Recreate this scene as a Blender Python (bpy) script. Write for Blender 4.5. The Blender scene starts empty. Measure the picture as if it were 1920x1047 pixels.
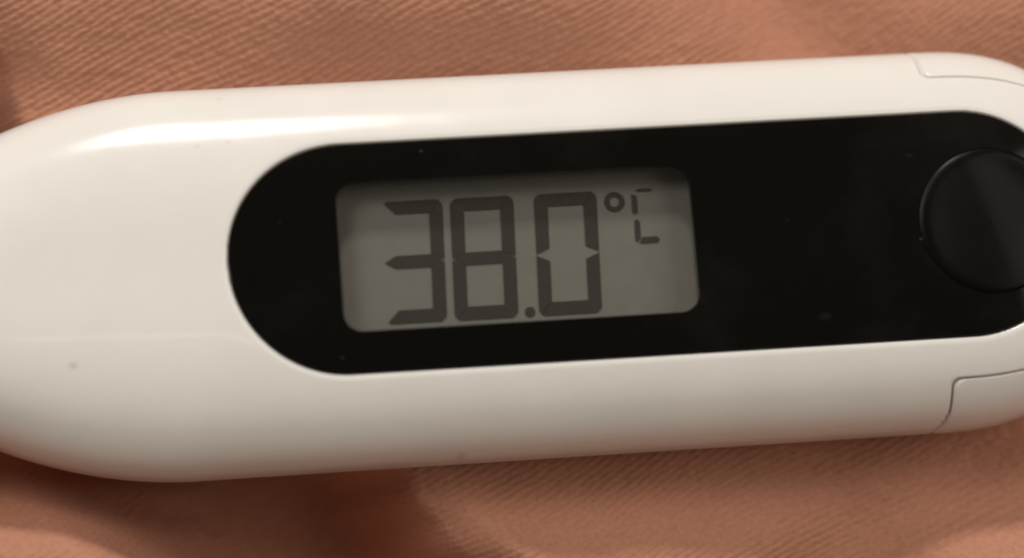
import bpy, math
import numpy as np

MM = 0.001                      # everything below is written in millimetres and built in metres
sc = bpy.context.scene
COL = sc.collection

# ----------------------------------------------------------------------------- camera, light, exposure
TILT = math.radians(10.6)       # the phone leans a little towards the lower side of the thermometer
SWING = math.radians(5.0)       # and a little towards its left end
DIST = 150.0
TARGET = np.array([0.0, 0.0, 9.0])
cam_d = bpy.data.cameras.new('camera')
cam = bpy.data.objects.new('camera', cam_d)
COL.objects.link(cam)
VIEW = np.array([-math.tan(SWING), -math.tan(TILT), 1.0])
VIEW /= np.linalg.norm(VIEW)
cam.location = (TARGET + DIST * VIEW) * MM
_up = np.array([0, 1.0, 0]) - VIEW * VIEW[1]
_up /= np.linalg.norm(_up)
_rt = np.cross(_up, VIEW)
from mathutils import Matrix
cam.rotation_euler = Matrix([(_rt[i], _up[i], VIEW[i]) for i in range(3)]).to_euler()
cam_d.sensor_width = 36.0
cam_d.lens = 36.0 * DIST / (1920 / 36.0)
cam_d.clip_start = 0.005
cam_d.clip_end = 10.0
cam_d.dof.use_dof = True
cam_d.dof.focus_distance = (DIST + 3.2) * MM
cam_d.dof.aperture_fstop = 15.0
sc.camera = cam

world = bpy.data.worlds.new('World')
sc.world = world
world.use_nodes = True
bg = world.node_tree.nodes['Background']
bg.inputs['Color'].default_value = (1.0, 0.87, 0.72, 1)
bg.inputs['Strength'].default_value = 0.15


def area_lamp(name, loc, aim, size, power, colour):
    d = bpy.data.lights.new(name, 'AREA')
    d.shape = 'RECTANGLE'
    d.size, d.size_y = size[0] * MM, size[1] * MM
    d.energy = power
    d.color = colour
    o = bpy.data.objects.new(name, d)
    COL.objects.link(o)
    o.location = np.array(loc) * MM
    v = np.array(aim, float) - np.array(loc, float)
    from mathutils import Vector
    o.rotation_euler = Vector(v).to_track_quat('-Z', 'Y').to_euler()
    return o


area_lamp('room_lamp', (-95, 690, 470), (0, 0, 5), (74, 115), 3.45, (1.0, 0.955, 0.89))

area_lamp('ceiling_glow', (-500, 380, 780), (0, 0, 5), (400, 400), 4.0, (1.0, 0.93, 0.845))
area_lamp('right_fill', (700, 170, 780), (0, 0, 5), (620, 620), 3.6, (1.0, 0.91, 0.80))  # unseen fill lamp, added to brighten the lower cloth and body

sc.view_settings.view_transform = 'Standard'
sc.view_settings.look = 'None'
sc.view_settings.exposure = 0.0
sc.view_settings.gamma = 1.0
sc.cycles.use_denoising = True
sc.cycles.filter_width = 2.1            # a phone's slightly soft macro rendering
sc.cycles.max_bounces = 10
sc.cycles.transparent_max_bounces = 12

# ----------------------------------------------------------------------------- helpers


def smooth(a, b, x):
    t = np.clip((np.asarray(x, float) - a) / (b - a), 0, 1)
    return t * t * (3 - 2 * t)


def mesh_object(name, verts, faces, material, parent=None, shade=True):
    me = bpy.data.meshes.new(name)
    v = np.asarray(verts, np.float64) * MM
    me.from_pydata([tuple(p) for p in v], [], faces)
    me.materials.append(material)
    if shade:
        me.polygons.foreach_set('use_smooth', np.ones(len(me.polygons), dtype=bool))
    me.update()
    o = bpy.data.objects.new(name, me)
    COL.objects.link(o)
    if parent is not None:
        o.parent = parent
    return o


def grid_object(name, P, material, parent=None, wrap=False):
    """P: (n, m, 3) array of points in mm; wrap closes the second direction."""
    n, m, _ = P.shape
    idx = np.arange(n * m).reshape(n, m)
    if wrap:
        nx = np.roll(idx, -1, axis=1)
        q = np.stack([idx[:-1], nx[:-1], nx[1:], idx[1:]], -1).reshape(-1, 4)
    else:
        q = np.stack([idx[:-1, :-1], idx[:-1, 1:], idx[1:, 1:], idx[1:, :-1]], -1).reshape(-1, 4)
    me = bpy.data.meshes.new(name)
    me.vertices.add(n * m)
    me.vertices.foreach_set('co', (P.reshape(-1, 3) * MM).astype(np.float32).ravel())
    me.loops.add(q.size)
    me.loops.foreach_set('vertex_index', q.astype(np.int32).ravel())
    me.polygons.add(len(q))
    me.polygons.foreach_set('loop_start', np.arange(0, q.size, 4, dtype=np.int32))
    me.polygons.foreach_set('use_smooth', np.ones(len(q), dtype=bool))
    me.materials.append(material)
    me.update(calc_edges=True)
    me.validate()
    o = bpy.data.objects.new(name, me)
    COL.objects.link(o)
    if parent is not None:
        o.parent = parent
    return o


class Nodes:
    def __init__(self, name):
        self.m = bpy.data.materials.new(name)
        self.m.use_nodes = True
        self.t = self.m.node_tree
        self.b = self.t.nodes['Principled BSDF']
        self.out = self.t.nodes['Material Output']

    def n(self, kind, **props):
        x = self.t.nodes.new(kind)
        for k, v in props.items():
            setattr(x, k, v)
        return x

    def link(self, a, b):
        self.t.links.new(a, b)

    def math(self, op, a, b=None):
        x = self.n('ShaderNodeMath', operation=op)
        for i, s in enumerate((a, b)):
            if s is None:
                continue
            if isinstance(s, (int, float)):
                x.inputs[i].default_value = s
            else:
                self.link(s, x.inputs[i])
        return x.outputs[0]

    def noise(self, scale, detail=3.0, rough=0.55, vec=None):
        x = self.n('ShaderNodeTexNoise')
        x.inputs['Scale'].default_value = scale
        x.inputs['Detail'].default_value = detail
        x.inputs['Roughness'].default_value = rough
        if vec is None:
            vec = self.n('ShaderNodeTexCoord').outputs['Object']
        self.link(vec, x.inputs['Vector'])
        return x

    def ramp(self, fac, stops):
        x = self.n('ShaderNodeValToRGB')
        e = x.color_ramp.elements
        while len(e) < len(stops):
            e.new(0.5)
        for el, (p, c) in zip(e, stops):
            el.position = p
            el.color = c if len(c) == 4 else (*c, 1)
        self.link(fac, x.inputs[0])
        return x

    def mix(self, fac, a, b):
        x = self.n('ShaderNodeMix', data_type='RGBA')
        if isinstance(fac, (int, float)):
            x.inputs['Factor'].default_value = fac
        else:
            self.link(fac, x.inputs['Factor'])
        for s, i in ((a, 6), (b, 7)):
            if isinstance(s, tuple):
                x.inputs[i].default_value = (*s, 1) if len(s) == 3 else s
            else:
                self.link(s, x.inputs[i])
        return x.outputs[2]

    def set(self, **kw):
        for k, v in kw.items():
            i = self.b.inputs[k.replace('_', ' ')]
            i.default_value = (*v, 1) if isinstance(v, tuple) and len(v) == 3 and i.type == 'RGBA' else v

    def bump(self, height, strength, dist):
        x = self.n('ShaderNodeBump')
        x.inputs['Strength'].default_value = strength
        x.inputs['Distance'].default_value = dist * MM
        self.link(height, x.inputs['Height'])
        self.link(x.outputs[0], self.b.inputs['Normal'])


# ----------------------------------------------------------------------------- materials
def white_plastic():
    k = Nodes('glossy_white_plastic')
    k.set(Roughness=0.16, IOR=1.5)
    k.b.inputs['Subsurface Weight'].default_value = 0.25
    k.b.inputs['Subsurface Radius'].default_value = (1.0, 0.8, 0.6)
    k.b.inputs['Subsurface Scale'].default_value = 0.6 * MM
    co = k.n('ShaderNodeTexCoord').outputs['Object']
    cloudy = k.noise(180, 3, 0.6, co)
    base = k.ramp(cloudy.outputs['Fac'], [(0.3, (0.785, 0.773, 0.752)), (0.7, (0.82, 0.808, 0.786))]).outputs[0]
    # a few grubby specks rubbed into the plastic (millimetres, on the thermometer's own axes)
    mask = None
    for x, y, r, st in SPECKS:
        v = k.n('ShaderNodeVectorMath', operation='SUBTRACT')
        k.link(co, v.inputs[0])
        v.inputs[1].default_value = (x * MM, y * MM, 0)
        f = k.n('ShaderNodeVectorMath', operation='MULTIPLY')
        k.link(v.outputs[0], f.inputs[0])
        f.inputs[1].default_value = (1000 / r, 1000 / (r * 0.62), 0)
        rot = k.n('ShaderNodeVectorRotate', rotation_type='Z_AXIS')
        rot.inputs['Angle'].default_value = math.radians(40)
        k.link(f.outputs[0], rot.inputs['Vector'])
        wob = k.n('ShaderNodeVectorMath', operation='LENGTH')
        k.link(rot.outputs[0], wob.inputs[0])
        nz = k.noise(5200, 2, 0.5, co)
        d = k.math('ADD', wob.outputs['Value'], k.math('MULTIPLY', nz.outputs['Fac'], 0.9))
        s = k.math('MULTIPLY', k.math('SMOOTH_MIN', k.math('MAXIMUM', k.math('SUBTRACT', 1.5, d), 0.0), 1.0), st)
        mask = s if mask is None else k.math('MAXIMUM', mask, s)
    k.link(k.mix(mask, base, (0.16, 0.14, 0.12)), k.b.inputs['Base Color'])
    smear = k.noise(420, 4, 0.6, co)
    rg = k.n('ShaderNodeMapRange')
    rg.inputs['To Min'].default_value = 0.10
    rg.inputs['To Max'].default_value = 0.20
    k.link(smear.outputs['Fac'], rg.inputs['Value'])
    k.link(rg.outputs[0], k.b.inputs['Roughness'])
    fine = k.noise(260, 2, 0.5, co)
    k.bump(fine.outputs['Fac'], 0.25, 0.04)
    return k.m


def black_gloss(name, rough, level=0.003, spec=0.22):
    k = Nodes(name)
    k.set(Base_Color=(level, level * 0.88, level * 0.72), IOR=1.46)
    k.b.inputs['Specular IOR Level'].default_value = spec
    co = k.n('ShaderNodeTexCoord').outputs['Object']
    nz = k.noise(300, 4, 0.6, co)
    rg = k.n('ShaderNodeMapRange')
    rg.inputs['To Min'].default_value = rough * 0.7
    rg.inputs['To Max'].default_value = rough * 1.4
    k.link(nz.outputs['Fac'], rg.inputs['Value'])
    k.link(rg.outputs[0], k.b.inputs['Roughness'])
    # a few dust grains, one smear and a highlight painted at the button's edge
    mask = None
    for x, y, r, st in DUST_GLINT:
        v = k.n('ShaderNodeVectorMath', operation='SUBTRACT')
        k.link(co, v.inputs[0])
        v.inputs[1].default_value = (x * MM, y * MM, 0)
        f = k.n('ShaderNodeVectorMath', operation='MULTIPLY')
        k.link(v.outputs[0], f.inputs[0])
        f.inputs[1].default_value = (1000 / r, 1600 / r, 0)
        ln = k.n('ShaderNodeVectorMath', operation='LENGTH')
        k.link(f.outputs[0], ln.inputs[0])
        nn = k.noise(6000, 2, 0.5, co)
        d = k.math('ADD', ln.outputs['Value'], k.math('MULTIPLY', nn.outputs['Fac'], 0.8))
        sv = k.math('MULTIPLY', k.math('MINIMUM', k.math('MAXIMUM', k.math('SUBTRACT', 1.4, d), 0.0), 1.0), st)
        mask = sv if mask is None else k.math('MAXIMUM', mask, sv)
    haze = k.math('MULTIPLY', k.math('MAXIMUM', k.math('SUBTRACT', k.noise(90, 5, 0.65, co).outputs['Fac'], 0.5), 0.0), 0.09)
    mask = k.math('ADD', mask, haze)
    k.link(k.mix(mask, (level, level * 0.88, level * 0.72), (0.22, 0.20, 0.18)), k.b.inputs['Base Color'])
    return k.m


def lcd_glass():
    k = Nodes('clear_window_plastic')
    k.t.nodes.remove(k.b)
    tr = k.n('ShaderNodeBsdfTransparent')
    tr.inputs[0].default_value = (0.78, 0.775, 0.76, 1)
    gl = k.n('ShaderNodeBsdfGlossy')
    gl.inputs['Roughness'].default_value = 0.05
    lw = k.n('ShaderNodeLayerWeight')
    lw.inputs['Blend'].default_value = 0.5
    face = k.math('ADD', k.math('MULTIPLY', k.math('POWER', lw.outputs['Facing'], 5.0), 0.9), 0.02)
    mx = k.n('ShaderNodeMixShader')
    k.link(face, mx.inputs[0])
    k.link(tr.outputs[0], mx.inputs[1])
    k.link(gl.outputs[0], mx.inputs[2])
    k.link(mx.outputs[0], k.out.inputs['Surface'])
    return k.m


def lcd_back():
    k = Nodes('grey_lcd_reflector')
    k.set(Roughness=0.55, IOR=1.4)
    nz = k.noise(900, 3, 0.6)
    k.link(k.ramp(nz.outputs['Fac'], [(0.3, (0.385, 0.385, 0.368)), (0.7, (0.415, 0.415, 0.398))]).outputs[0],
           k.b.inputs['Base Color'])
    return k.m


def flat(name, colour, rough):
    k = Nodes(name)
    nz = k.noise(1500, 2)
    k.link(k.ramp(nz.outputs['Fac'], [(0.2, tuple(c * 0.92 for c in colour)), (0.8, tuple(c * 1.08 for c in colour))]).outputs[0],
           k.b.inputs['Base Color'])
    k.set(Roughness=rough)
    return k.m


def twill():
    k = Nodes('salmon_twill_cotton')
    co = k.n('ShaderNodeTexCoord').outputs['Object']
    a = k.noise(3800, 3, 0.6, co)
    b = k.noise(150, 3, 0.6, co)
    c1 = k.ramp(a.outputs['Fac'], [(0.25, (0.385, 0.176, 0.117)), (0.75, (0.495, 0.252, 0.176))]).outputs[0]
    c2 = k.mix(k.math('MULTIPLY', b.outputs['Fac'], 0.35), c1, (0.43, 0.202, 0.115))
    k.link(c2, k.b.inputs['Base Color'])
    k.set(Roughness=0.85, IOR=1.4)
    k.b.inputs['Specular IOR Level'].default_value = 0.10
    k.b.inputs['Sheen Weight'].default_value = 0.03
    k.b.inputs['Sheen Roughness'].default_value = 0.5
    k.b.inputs['Sheen Tint'].default_value = (1.0, 0.72, 0.58, 1)
    fuzz = k.noise(9000, 3, 0.65, co)
    k.bump(fuzz.outputs['Fac'], 0.5, 0.03)
    return k.m


DUST_GLINT = [(-4.4, 5.45, 0.13, 0.22), (16.1, -4.6, 0.45, 0.035), (21.4, 3.75, 0.28, 0.03), (-9.2, -5.2, 0.12, 0.15), (21.55, -0.8, 0.14, 0.2),  # last of this row: highlight painted on the button's rim
        (-12.0, 2.0, 0.09, 0.1), (14.5, 0.6, 0.08, 0.1)]
SPECKS = [(-22.9, -4.8, 0.32, 0.38), (-16.0, 6.4, 0.24, 0.16), (-14.4, 6.5, 0.26, 0.16), (-3.2, -10.25, 0.34, 0.28),
          (-14.7, 9.2, 0.30, 0.14)]
M_WHITE = white_plastic()
M_PANEL = black_gloss('glossy_black_lens', 0.10)
M_BUTTON = black_gloss('satin_black_button', 0.30, 0.002, 0.11)
M_GLASS = lcd_glass()
M_LCD = lcd_back()
M_INK = flat('dark_lcd_segment', (0.085, 0.082, 0.073), 0.6)
M_WELL = flat('black_display_well', (0.012, 0.011, 0.009), 0.7)
M_STEEL = Nodes('brushed_probe_steel')
M_STEEL.set(Base_Color=(0.6, 0.58, 0.55), Metallic=1.0, Roughness=0.25)
M_STEEL = M_STEEL.m
M_TWILL = twill()

# ----------------------------------------------------------------------------- body shape (thermometer's own axes)
ROLL = math.radians(4.33)        # the thermometer points a little up to the right
EQ = 3.82                       # height of the widest line above the cloth
OFF_Y = 1.54                    # and lies a little above the middle of the frame
H_TOP, H_BOT = 6.0, 3.82
W0 = 10.42
N_TOP, N_BOT = 2.9, 2.3
X_END = 33.8                    # rounded end with the button
X_TIP = -48.0                   # where the body becomes the probe


def half_width(x):
    x = np.asarray(x, float)
    w = np.full_like(x, W0)
    # shoulders: the left side draws in to the probe
    w = np.where(x < -17, W0 - 0.0215 * np.clip(-17 - x, 0, 14) ** 2.0, w)
    t = smooth(-31, X_TIP, x)
    w = np.where(x < -31, (W0 - 0.0215 * 196) * (1 - t) + 2.6 * t, w)
    r = np.clip((x - 23.2) / (X_END - 23.2), 0, 1)
    return w * (1 - r ** 2.35) ** (1 / 2.35)


def heights(x):
    x = np.asarray(x, float)
    t = smooth(-26, X_TIP, x)
    r = np.clip((x - 23.6) / (X_END - 23.6), 0, 1)
    e = (1 - r ** 2.8) ** (1 / 2.8)
    return (H_TOP * (1 - t) + 2.3 * t) * e, (H_BOT * (1 - t) + 2.3 * t) * e


PX0, PX1, PR = -14.75, 30.1, 6.05       # the black lens: a stadium


def shell_z(x, y):
    """height of the plain shell above the point (x, y)"""
    x, y = np.asarray(x, float), np.asarray(y, float)
    w = half_width(x)
    ht, _ = heights(x)
    return EQ + ht * np.clip(1 - np.abs(y / w) ** N_TOP, 0, 1) ** (1 / N_TOP)


def panel_sdf(x, y):
    r0 = PR
    ax = np.clip(x, PX0 + r0, PX1 - r0)
    return np.hypot(x - ax, y) - r0


def body_surface(x, th):
    """x, th arrays of one shape; th = 0 is +y, pi/2 is up."""
    w = half_width(x)
    ht, hb = heights(x)
    c, s = np.cos(th), np.sin(th)
    up = s >= 0
    n = np.where(up, N_TOP, N_BOT)
    y = w * np.sign(c) * np.abs(c) ** (2 / n)
    z = EQ + np.where(up, ht, -hb) * np.abs(s) ** (2 / n)
    # added step to catch a reflected streak, lower side left of the lens
    yc = -3.55 - 0.035 * (x + 18) - 0.9 * smooth(-15.6, -12.2, x)
    st = smooth(0.16, -0.16, y - yc) * smooth(-29, -23, x) * smooth(-11.5, -14.5, x)
    z = z + np.where(up, 0.022 * st, 0)
    # seat of the lens: the edge of the shell rolls over, then drops away under the lens
    d = panel_sdf(x, y)
    z = np.where(up, z - 0.05 * smooth(0.35, 0.08, d) - 0.85 * smooth(0.09, -0.08, d), z)
    # the pocket that holds the display
    pocket = smooth(0.3, -0.1, np.maximum(np.maximum(-10.3 - x, x - 10.8), np.abs(y) - 5.0))
    z = np.where(up, z - 1.7 * pocket, z)
    return np.stack([x, y, z], -1)


def normals(P, wrap):
    dx = np.gradient(P, axis=0)
    if wrap:
        dt = np.roll(P, -1, 1) - np.roll(P, 1, 1)
    else:
        dt = np.gradient(P, axis=1)
    n = np.cross(dx, dt)
    n /= np.maximum(np.linalg.norm(n, axis=-1, keepdims=True), 1e-9)
    return n


# the battery cover: wraps the underside of the rounded end
TH_A = 0.80                    # rim on the upper side (+y)
TH_B = math.pi - 0.80          # rim on the lower side (-y)


def cover_start(th_rel):
    """x where the cover begins; th_rel = distance (mm) from the rim, going down the side."""
    q = np.clip(th_rel, 0, None)
    corner = 0.5 * (1 - np.sqrt(np.clip(1 - (1 - np.clip(q / 0.5, 0, 1)) ** 2, 0, 1)))
    return 22.75 + corner - 0.30 * smooth(2.0, 4.6, q)


def rim_distance(th):
    """approximate millimetres below the rim, measured along the side."""
    t = np.mod(th, 2 * math.pi)
    # signed angle below the rim on whichever side is nearer
    a = np.where(t > math.pi * 1.5, TH_A + (2 * math.pi - t), np.where(t < math.pi / 2, TH_A - t, t - TH_B))
    return a * 6.5


# ----------------------------------------------------------------------------- cloth
def build_cloth():
    def axis(lo, hi, step, far):
        core = np.arange(lo, hi + step / 2, step)
        k, d, out = 0, step, []
        p = hi
        while p < far:
            d *= 1.12
            p += d
            out.append(p)
        left = []
        d, p = step, lo
        while p > -far:
            d *= 1.12
            p -= d
            left.append(p)
        return np.concatenate([left[::-1], core, out])
    xs = axis(-30, 30, 0.072, 110)
    ys1 = axis(-18, 22, 0.072, 90)
    # nothing of the weave shows under the thermometer: thin the rows there
    keep = (ys1 < -7.0) | (ys1 > 7.0) | ((np.arange(len(ys1)) % 5) == 0)
    ys = ys1[keep]
    X, Y = np.meshgrid(xs, ys, indexing='ij')
    # crest of the big fold, running from the upper left to the lower middle
    xe = np.interp(Y, [-90, -25, -14.1, -9.5, 0, 9.9, 13.6, 20, 90], [60, 9, -1.3, -5.4, -17, -26.2, -27.9, -30, -60])
    d = (X - xe) * 0.74 + 0.25 * np.sin(Y * 0.9) + 0.12 * np.sin(Y * 2.3 + 1)
    Z = np.zeros_like(X) + 1.2
    Z += -9.0 * smooth(0.3, -3.6, d) + 0.5 * np.exp(-((d - 1.6) / 1.7) ** 2)
    # the mound on the near left, beyond the trench
    Z += 13.6 * smooth(-7.5, -15.5, d) * smooth(-5.0, -15.0, Y) + 2.0 * np.exp(-(((X + 31) / 6.0) ** 2 + ((Y + 17) / 5.0) ** 2))
    Z += 24.0 * np.exp(-(((X + 42) / 7.5) ** 2 + ((Y - 17) / 10.0) ** 2)) - 3.0 * smooth(0, -4, d) * smooth(4, 10, Y)  # unseen fold past the upper left, added to shade the valley
    # the upper side climbs away from the thermometer in two soft swells
    up = smooth(10.0, 17.0, Y)
    Z += up * (2.6 + 1.5 * np.exp(-((X + 3) / 9) ** 2) - 3.4 * np.exp(-((X - 17 + 0.5 * (Y - 14)) / 5.5) ** 2) + 0.3 * np.exp(-((X - 27) / 6) ** 2))
    # the lower side
    dn = smooth(-9.0, -15.0, Y)
    Z += dn * (2.4 - 3.0 * np.exp(-((X - 18.5 - 0.45 * (Y + 14)) / 4.2) ** 2) + 2.0 * smooth(19, 28, X)) * smooth(-1.0, 2.5, d)
    # loose wrinkles
    rng = np.random.default_rng(5)
    for i in range(10):
        a = rng.uniform(0, math.pi)
        f = rng.uniform(0.12, 0.55)
        Z += 0.045 / (0.5 + f) * np.sin((X * math.cos(a) + Y * math.sin(a)) * f * 2 + rng.uniform(0, 6.28))
    # pressed down under the thermometer
    cr, sr = math.cos(ROLL), math.sin(ROLL)
    yb = -X * sr + (Y - OFF_Y) * cr
    xb = X * cr + (Y - OFF_Y) * sr
    wl = half_width(np.clip(xb, X_TIP, X_END - 0.01))
    cap = -0.15 + 6.5 * smooth(wl * 0.72, wl * 0.72 + 6.0, np.abs(yb)) + 30 * smooth(34, 44, xb)
    k = 0.6
    hh = np.clip(0.5 + 0.5 * (cap - Z) / k, 0, 1)
    Z = cap * (1 - hh) + Z * hh - k * hh * (1 - hh)
    # the weave: steep twill ridges, each a row of slanted floats
    wx = X + 0.5 * np.sin(X * 0.16 + Y * 0.11) + 0.35 * np.sin(Y * 0.33 + 1.3)
    wy = Y + 0.6 * np.sin(X * 0.13 - Y * 0.07 + 2.0) + 0.25 * np.sin(X * 0.41)
    # the cloth also stretches over its folds
    wy = wy + 0.25 * Z
    al = math.radians(29.0)
    p = (-wx * math.sin(al) + wy * math.cos(al)) / 0.385
    q = (wx * math.cos(al + 0.75) + wy * math.sin(al + 0.75)) / 0.36
    # value noise for uneven yarns
    def vnoise(u, v, seed):
        r = np.random.default_rng(seed).random((512, 512))
        iu, iv = np.floor(u).astype(int), np.floor(v).astype(int)
        fu, fv = u - iu, v - iv
        fu, fv = fu * fu * (3 - 2 * fu), fv * fv * (3 - 2 * fv)
        g = lambda a, b: r[a % 512, b % 512]
        return (g(iu, iv) * (1 - fu) + g(iu + 1, iv) * fu) * (1 - fv) + (g(iu, iv + 1) * (1 - fu) + g(iu + 1, iv + 1) * fu) * fv
    p = p + 0.26 * (vnoise(q * 0.45, p * 0.5, 1) - 0.5) + 0.20 * (vnoise(q * 1.1, p * 1.3, 6) - 0.5)
    ridge = np.abs(np.sin(math.pi * p)) ** 0.8
    row = np.floor(p)
    flo = 0.5 + 0.5 * np.sin(2 * math.pi * (q + 0.33 * row) + 2.0 * vnoise(q * 0.3, row, 2))
    lump = vnoise(q * 1.0 + row * 7.3, row, 3)
    tuft = vnoise(wx * 2.6, wy * 2.6, 4)
    fibre = vnoise(wx * 5.5, wy * 5.5, 9)
    near = ((X > -30.5) & (X < 30.5) & (Y > -18.5) & (Y < 22.5)).astype(float)
    patch = 0.65 + 0.7 * vnoise(wx * 0.22, wy * 0.22, 8)
    Z = Z + near * (0.066 * patch * ridge * (0.60 + 0.40 * flo) + 0.060 * lump * ridge + 0.055 * (tuft - 0.5) + 0.035 * (fibre - 0.5))
    P = np.stack([X, Y, Z], -1)
    o = grid_object('cloth', P, M_TWILL)
    return o


cloth = build_cloth()
cloth['label'] = 'rumpled salmon brown twill cloth lying under the thermometer'
cloth['category'] = 'cloth'

# ----------------------------------------------------------------------------- thermometer
thermo = bpy.data.objects.new('thermometer', None)
COL.objects.link(thermo)
thermo.empty_display_size = 0.01
thermo.location = (0, OFF_Y * MM, 0)
thermo.rotation_euler = (0, 0, ROLL)
thermo['label'] = 'white plastic digital thermometer showing 38.0 on its small grey display'
thermo['category'] = 'thermometer'


def build_body():
    xa = np.arange(X_TIP, -30, 0.3)
    xb = np.arange(-30, 29.0, 0.10)
    u = np.linspace(0, 1, 70)
    xc = 29.0 + (X_END - 29.0) * np.sin(u * math.pi / 2)
    xc[-1] = X_END - 1e-4
    xs = np.concatenate([xa, xb, xc])
    # more points over the top, where the lens sits
    t_top = np.linspace(0, math.pi, 330, endpoint=False)
    # even out the superellipse: y evenly spaced over the middle
    t_bot = np.linspace(math.pi, 2 * math.pi, 130, endpoint=False)
    yy = np.cos(np.linspace(0, math.pi, 331)[:-1])
    yy = 0.45 * yy + 0.55 * np.linspace(1, -1, 331)[:-1]
    t_top = np.arccos(np.sign(yy) * np.abs(yy) ** (N_TOP / 2))
    th = np.concatenate([t_top, t_bot])
    X, T = np.meshgrid(xs, th, indexing='ij')
    P = body_surface(X, T)
    N = normals(P, True)
    rd = rim_distance(T)
    m = smooth(-0.02, 0.10, rd) * smooth(-0.03, 0.09, X - cover_start(rd))
    off = np.where(X < X_END - 0.5, 1.0, 1.0)
    sign = np.sign(np.sum(N * (P - np.array([0, 0, EQ])) * np.array([0, 1, 1]), -1, keepdims=True))
    sign[sign == 0] = 1
    N = N * sign
    P = P - N * (0.34 * m * off)[..., None]
    return grid_object('body', P, M_WHITE, thermo, wrap=True)


body = build_body()


def build_cover():
    GAP = 0.16
    th = np.concatenate([[TH_A - 0.001], ]) if False else None
    # rows run from the upper rim, round the underside, to the lower rim
    t0 = TH_A - GAP / 6.5
    t1 = TH_B + GAP / 6.5 - 2 * math.pi
    k = np.linspace(0, 1, 150)
    k = 0.5 - 0.5 * np.cos(k * math.pi)
    rows = t0 + (t1 - t0) * k
    u = np.linspace(0, 1, 120)
    P = []
    for t in rows:
        tt = t % (2 * math.pi)
        rd = float(rim_distance(np.array(tt)))
        x0 = float(cover_start(np.array(rd - GAP))) + GAP
        xs = x0 + (X_END - 1e-4 - x0) * np.sin(u * math.pi / 2)
        P.append(body_surface(xs, np.full_like(xs, tt)))
    P = np.array(P)
    N = normals(P, False)
    sgn = np.sign(np.sum(N * (P - np.array([0, 0, EQ])) * np.array([0, 1, 1]), -1, keepdims=True))
    sgn[sgn == 0] = 1
    N = N * sgn
    # roll the open edges inwards
    Q = [P[:, :1] - N[:, :1] * 0.40, P[:, :1] - N[:, :1] * 0.06 - np.array([0.0, 0, 0]), P]
    first = P.copy()
    first[:, 0] = P[:, 0] - N[:, 0] * 0.05
    Q = np.concatenate([P[:, :1] - N[:, :1] * 0.40, first], axis=1)
    NN = np.concatenate([N[:, :1], N], axis=1)
    top = Q[:1] - NN[:1] * 0.40
    bot = Q[-1:] - NN[-1:] * 0.40
    Q[0] -= NN[0] * 0.04
    Q[-1] -= NN[-1] * 0.04
    Q = np.concatenate([top, Q, bot], axis=0)
    return grid_object('battery_cover', Q, M_WHITE, thermo)


cover = build_cover()


# probe beyond the frame: stem and metal tip
def lathe_x(name, prof, cy, cz, mat, n=32):
    a = np.linspace(0, 2 * math.pi, n, endpoint=False)
    P = np.array([[(x, cy + r * math.cos(t), cz + r * math.sin(t)) for t in a] for x, r in prof])
    return grid_object(name, P, mat, thermo, wrap=True)


lathe_x('probe_stem', [(-47.5, 2.25), (-52, 2.1), (-60, 2.0), (-64, 1.95), (-64.2, 1.5)], 0, EQ, M_WHITE)
lathe_x('probe_tip', [(-63.9, 1.7), (-68, 1.7), (-69.5, 1.55), (-70.3, 1.0), (-70.6, 0.01)], 0, EQ, M_STEEL)


# ---- black lens with an opening for the display
def stadium(x0, x1, r, n=48, inset=0.0):
    r = r - inset
    pts = []
    cx1, cx0 = x1 - r - inset, x0 + r + inset
    for i in range(n + 1):
        a = -math.pi / 2 + math.pi * i / n
        pts.append((cx1 + r * math.cos(a), r * math.sin(a)))
    for i in range(n + 1):
        a = math.pi / 2 + math.pi * i / n
        pts.append((cx0 + r * math.cos(a), r * math.sin(a)))
    return pts


def rounded_rect(x0, x1, y0, y1, r, n=10, inset=0.0):
    x0, x1, y0, y1 = x0 + inset, x1 - inset, y0 + inset, y1 - inset
    r = max(r - inset, 0.02)
    pts = []
    for cx, cy, a0 in ((x1 - r, y0 + r, -90), (x1 - r, y1 - r, 0), (x0 + r, y1 - r, 90), (x0 + r, y0 + r, 180)):
        for i in range(n + 1):
            a = math.radians(a0 + 90 * i / n)
            pts.append((cx + r * math.cos(a), cy + r * math.sin(a)))
    return pts


WIN = (-9.02, 9.55, -3.92, 3.92, 1.0)       # the display opening
BTN = (25.45, 0.0, 3.80)                   # the round button


def bridge(a, b):
    n = len(a)
    return [(a[i], a[(i + 1) % n], b[(i + 1) % n], b[i]) for i in range(n)]


def ring_fill(verts, outer, inner):
    """triangulate between two closed loops with bmesh's own tessellator."""
    from mathutils.geometry import tessellate_polygon
    loops = [[(verts[i][0], verts[i][1], 0.0) for i in lp] for lp in ([outer] + inner)]
    flat_idx = [i for lp in ([outer] + inner) for i in lp]
    return [tuple(flat_idx[k] for k in tri) for tri in tessellate_polygon(loops)]


SINK = 0.075                    # the lens sits this far below the shell around it


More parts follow.
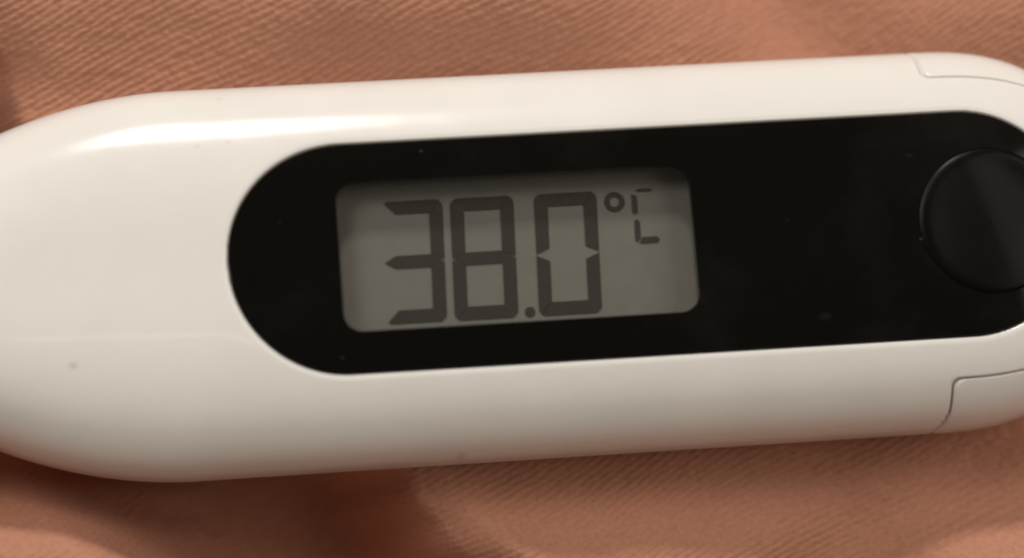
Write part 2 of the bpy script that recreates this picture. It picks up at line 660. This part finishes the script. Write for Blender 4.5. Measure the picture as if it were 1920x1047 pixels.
def lens_patch(name, outer, holes, sink, thick, bevel, mat, step=0.6):
    """a curved plate that follows the shell: triangulated top, rolled edge, side walls and underside."""
    from mathutils.geometry import delaunay_2d_cdt
    from mathutils import Vector
    pts, edges, loops = [], [], []
    for lp in [outer] + holes:
        k = len(pts)
        pts += lp
        edges += [(k + i, k + (i + 1) % len(lp)) for i in range(len(lp))]
        loops.append((k, len(lp)))
    A = np.array(outer)
    gx, gy = np.meshgrid(np.arange(A[:, 0].min(), A[:, 0].max(), step), np.arange(A[:, 1].min(), A[:, 1].max(), step))
    pts += list(zip(gx.ravel(), gy.ravel()))
    V2, _, F2, *_ = delaunay_2d_cdt([Vector(p) for p in pts], edges, [], 0, 1e-5)

    def inside(poly, p):
        x, y = p
        c = False
        for i in range(len(poly)):
            (x0, y0), (x1, y1) = poly[i], poly[i - 1]
            if (y0 > y) != (y1 > y) and x < (x1 - x0) * (y - y0) / (y1 - y0) + x0:
                c = not c
        return c
    F = []
    for f in F2:
        c = (sum(V2[i].x for i in f) / 3, sum(V2[i].y for i in f) / 3)
        if inside(outer, c) and not any(inside(h, c) for h in holes):
            F.append(tuple(f))
    P = np.array([(v.x, v.y) for v in V2])
    Z = shell_z(P[:, 0], P[:, 1]) - sink
    n = len(P)
    V = [(x, y, z) for (x, y), z in zip(P, Z)] + [(x, y, z - thick) for (x, y), z in zip(P, Z)]
    F += [tuple(n + i for i in f[::-1]) for f in F]
    # boundary edges of the kept triangles
    seen = {}
    top = F[:len(F) // 2]
    for f in top:
        for a, b in ((f[0], f[1]), (f[1], f[2]), (f[2], f[0])):
            if (b, a) in seen:
                del seen[(b, a)]
            else:
                seen[(a, b)] = 1
    for a, b in seen:
        F.append((b, a, n + a, n + b))
    used = sorted({i for f in F for i in f})
    m = {u: k for k, u in enumerate(used)}
    o = mesh_object(name, [V[u] for u in used], [tuple(m[i] for i in f) for f in F], mat, thermo)
    o.data.set_sharp_from_angle(angle=math.radians(40))
    if bevel:
        b = o.modifiers.new('rolled_edge', 'BEVEL')
        b.width = bevel * MM
        b.segments = 2
        b.limit_method = 'ANGLE'
        b.angle_limit = math.radians(50)
    return o


BTN_HOLE = [(BTN[0] + (BTN[2] + 0.12) * math.cos(2 * math.pi * i / 96), BTN[1] + (BTN[2] + 0.12) * math.sin(2 * math.pi * i / 96)) for i in range(96)]
panel = lens_patch('display_panel', stadium(PX0, PX1, PR, inset=0.05), [rounded_rect(*WIN), BTN_HOLE], SINK, 0.55, 0, M_PANEL)


def build_button():
    """a soft round key, dished, its right half falling away to the end of the lens."""
    R = BTN[2]
    prof = [(R + 0.13, -0.30), (R + 0.125, -0.05), (R + 0.10, -0.025), (R + 0.03, 0.005), (R - 0.10, 0.06), (R - 0.30, 0.085), (R - 0.60, 0.07),
            (R - 1.0, 0.03), (R - 1.5, 0.0), (R - 2.2, -0.03), (R - 3.0, -0.05), (0.3, -0.055), (0.001, -0.055)]
    n = 96
    P = np.zeros((len(prof), n, 3))
    a = 2 * math.pi * np.arange(n) / n
    for i, (r, z) in enumerate(prof):
        x, y = r * np.cos(a), r * np.sin(a)
        side = 0.60 + 0.40 * np.cos(a - math.radians(140))          # the rim stands proudest on the upper left
        zz = z * (side if z > 0 else 1.0)
        fall = 0.16 * smooth(-0.3, 2.4, x * 0.95 + y * 0.31) * np.clip((R + 0.05 - r) / 0.9, 0, 1)
        P[i, :, 0], P[i, :, 1] = BTN[0] + x, BTN[1] + y
        P[i, :, 2] = shell_z(BTN[0] + x, BTN[1] + y) - SINK + zz - fall
    return grid_object('button', P[::-1], M_BUTTON, thermo, wrap=True)


button = build_button()
button['label'] = 'round dished black button'


def slab(name, pts, z0, z1, mat, parent):
    n = len(pts)
    V = [(x, y, z0) for x, y in pts] + [(x, y, z1) for x, y in pts]
    F = [tuple(range(n, 2 * n)), tuple(range(n - 1, -1, -1))]
    F += [(i, (i + 1) % n, n + (i + 1) % n, n + i) for i in range(n)]
    return mesh_object(name, V, F, mat, parent, shade=False)


lens_patch('display_window', rounded_rect(*WIN[:4], WIN[4], inset=0.004), [], SINK + 0.02, 0.06, 0, M_GLASS)

# ---- the display itself, sunk below the window
LCD_Z = EQ + 4.15
lcd = slab('display', rounded_rect(-10.2, 10.7, -4.9, 4.9, 0.3), LCD_Z - 0.4, LCD_Z, M_LCD, thermo)
lcd['label'] = 'grey liquid crystal display reading 38.0 degrees'

# dark walls between lens and display
V, F = [], []
for z in (LCD_Z + 0.002, LCD_Z + 1.00):
    V += [(x, y, z) for x, y in rounded_rect(-9.9, 10.4, -4.55, 4.55, 0.5)]
n4 = len(V) // 2
F = [(i, (i + 1) % n4, n4 + (i + 1) % n4, n4 + i) for i in range(n4)]
well = mesh_object('display_well', V, F, M_WELL, thermo)

SEG_Z0, SEG_Z1 = LCD_Z + 0.060, LCD_Z + 0.063
SLANT = 0.030                    # the figures lean a little


def seg(pts, cx, cy):
    pts = [(cx + x + SLANT * y, cy + y) for x, y in pts]
    return slab('segment', pts, SEG_Z0, SEG_Z1, M_INK, lcd)


def digit(cx, cy, w, h, t, on):
    W, H, g = w / 2, h / 2, 0.02
    c = 0.30                       # cut corner
    S = {
        'a': [(-W + c, H), (W - c, H), (W - c * 0.45, H - c * 0.3), (W - t - g, H - t), (-W + t + g, H - t), (-W + c * 0.45, H - c * 0.3)],
        'd': [(-W + c, -H), (-W + c * 0.45, -H + c * 0.3), (-W + t + g, -H + t), (W - t - g, -H + t), (W - c * 0.45, -H + c * 0.3), (W - c, -H)],
        'g': [(-W + 0.07, 0), (-W + t * 0.95, t * 0.48), (W - t * 0.95, t * 0.48), (W - 0.07, 0), (W - t * 0.95, -t * 0.48), (-W + t * 0.95, -t * 0.48)],
        'b': [(W, H - c * 1.3), (W, 0.045), (W - t, t * 0.48 + 0.02), (W - t, H - t - g), (W - c * 0.38, H - c * 0.42), (W - c * 0.12, H - c * 0.8)],
    }
    S['c'] = [(x, -y) for x, y in S['b']][::-1]
    S['f'] = [(-x, y) for x, y in S['b']][::-1]
    S['e'] = [(-x, -y) for x, y in S['b']]
    for k in on:
        seg(S[k], cx, cy)


DIG = dict(h=6.50, t=0.70)
digit(-5.08, -0.12, 3.20, DIG['h'], DIG['t'], 'abcdg')
digit(-1.40, -0.14, 3.34, DIG['h'], DIG['t'], 'abcdefg')
digit(3.03, -0.16, 3.32, DIG['h'], DIG['t'], 'abcdef')
seg([(0.27 * math.cos(2 * math.pi * i / 20), 0.27 * math.sin(2 * math.pi * i / 20)) for i in range(20)], 0.80, -3.16)

# degree ring and the unit
V, F = [], []
n = 28
for z in (SEG_Z0, SEG_Z1):
    for r in (0.54, 0.27):
        V += [(5.72 + r * math.cos(2 * math.pi * i / n), 2.45 + r * math.sin(2 * math.pi * i / n), z) for i in range(n)]
lo, li, uo, ui = [list(range(k * n, k * n + n)) for k in range(4)]
F = bridge(uo, ui) + bridge(li, lo) + bridge(lo, uo) + bridge(ui, li)
mesh_object('segment', V, F, M_INK, lcd, shade=False)
seg([(-0.14, 0.55), (0.13, 0.45), (0.15, -0.42), (0.0, -0.55), (-0.13, -0.42)], 6.78, 2.26)
seg([(-0.14, 0.46), (0.0, 0.58), (0.15, 0.42), (0.16, -0.40), (-0.04, -0.66), (-0.14, -0.5)], 6.82, 0.89)
seg([(-0.54, -0.16), (-0.38, 0.16), (0.38, 0.16), (0.56, 0.0), (0.38, -0.16)], 7.42, 0.32)
seg([(-0.42, 0.0), (-0.30, 0.08), (0.36, 0.08), (0.48, 0.0), (0.34, -0.07), (-0.28, -0.07)], 7.32, 3.0)
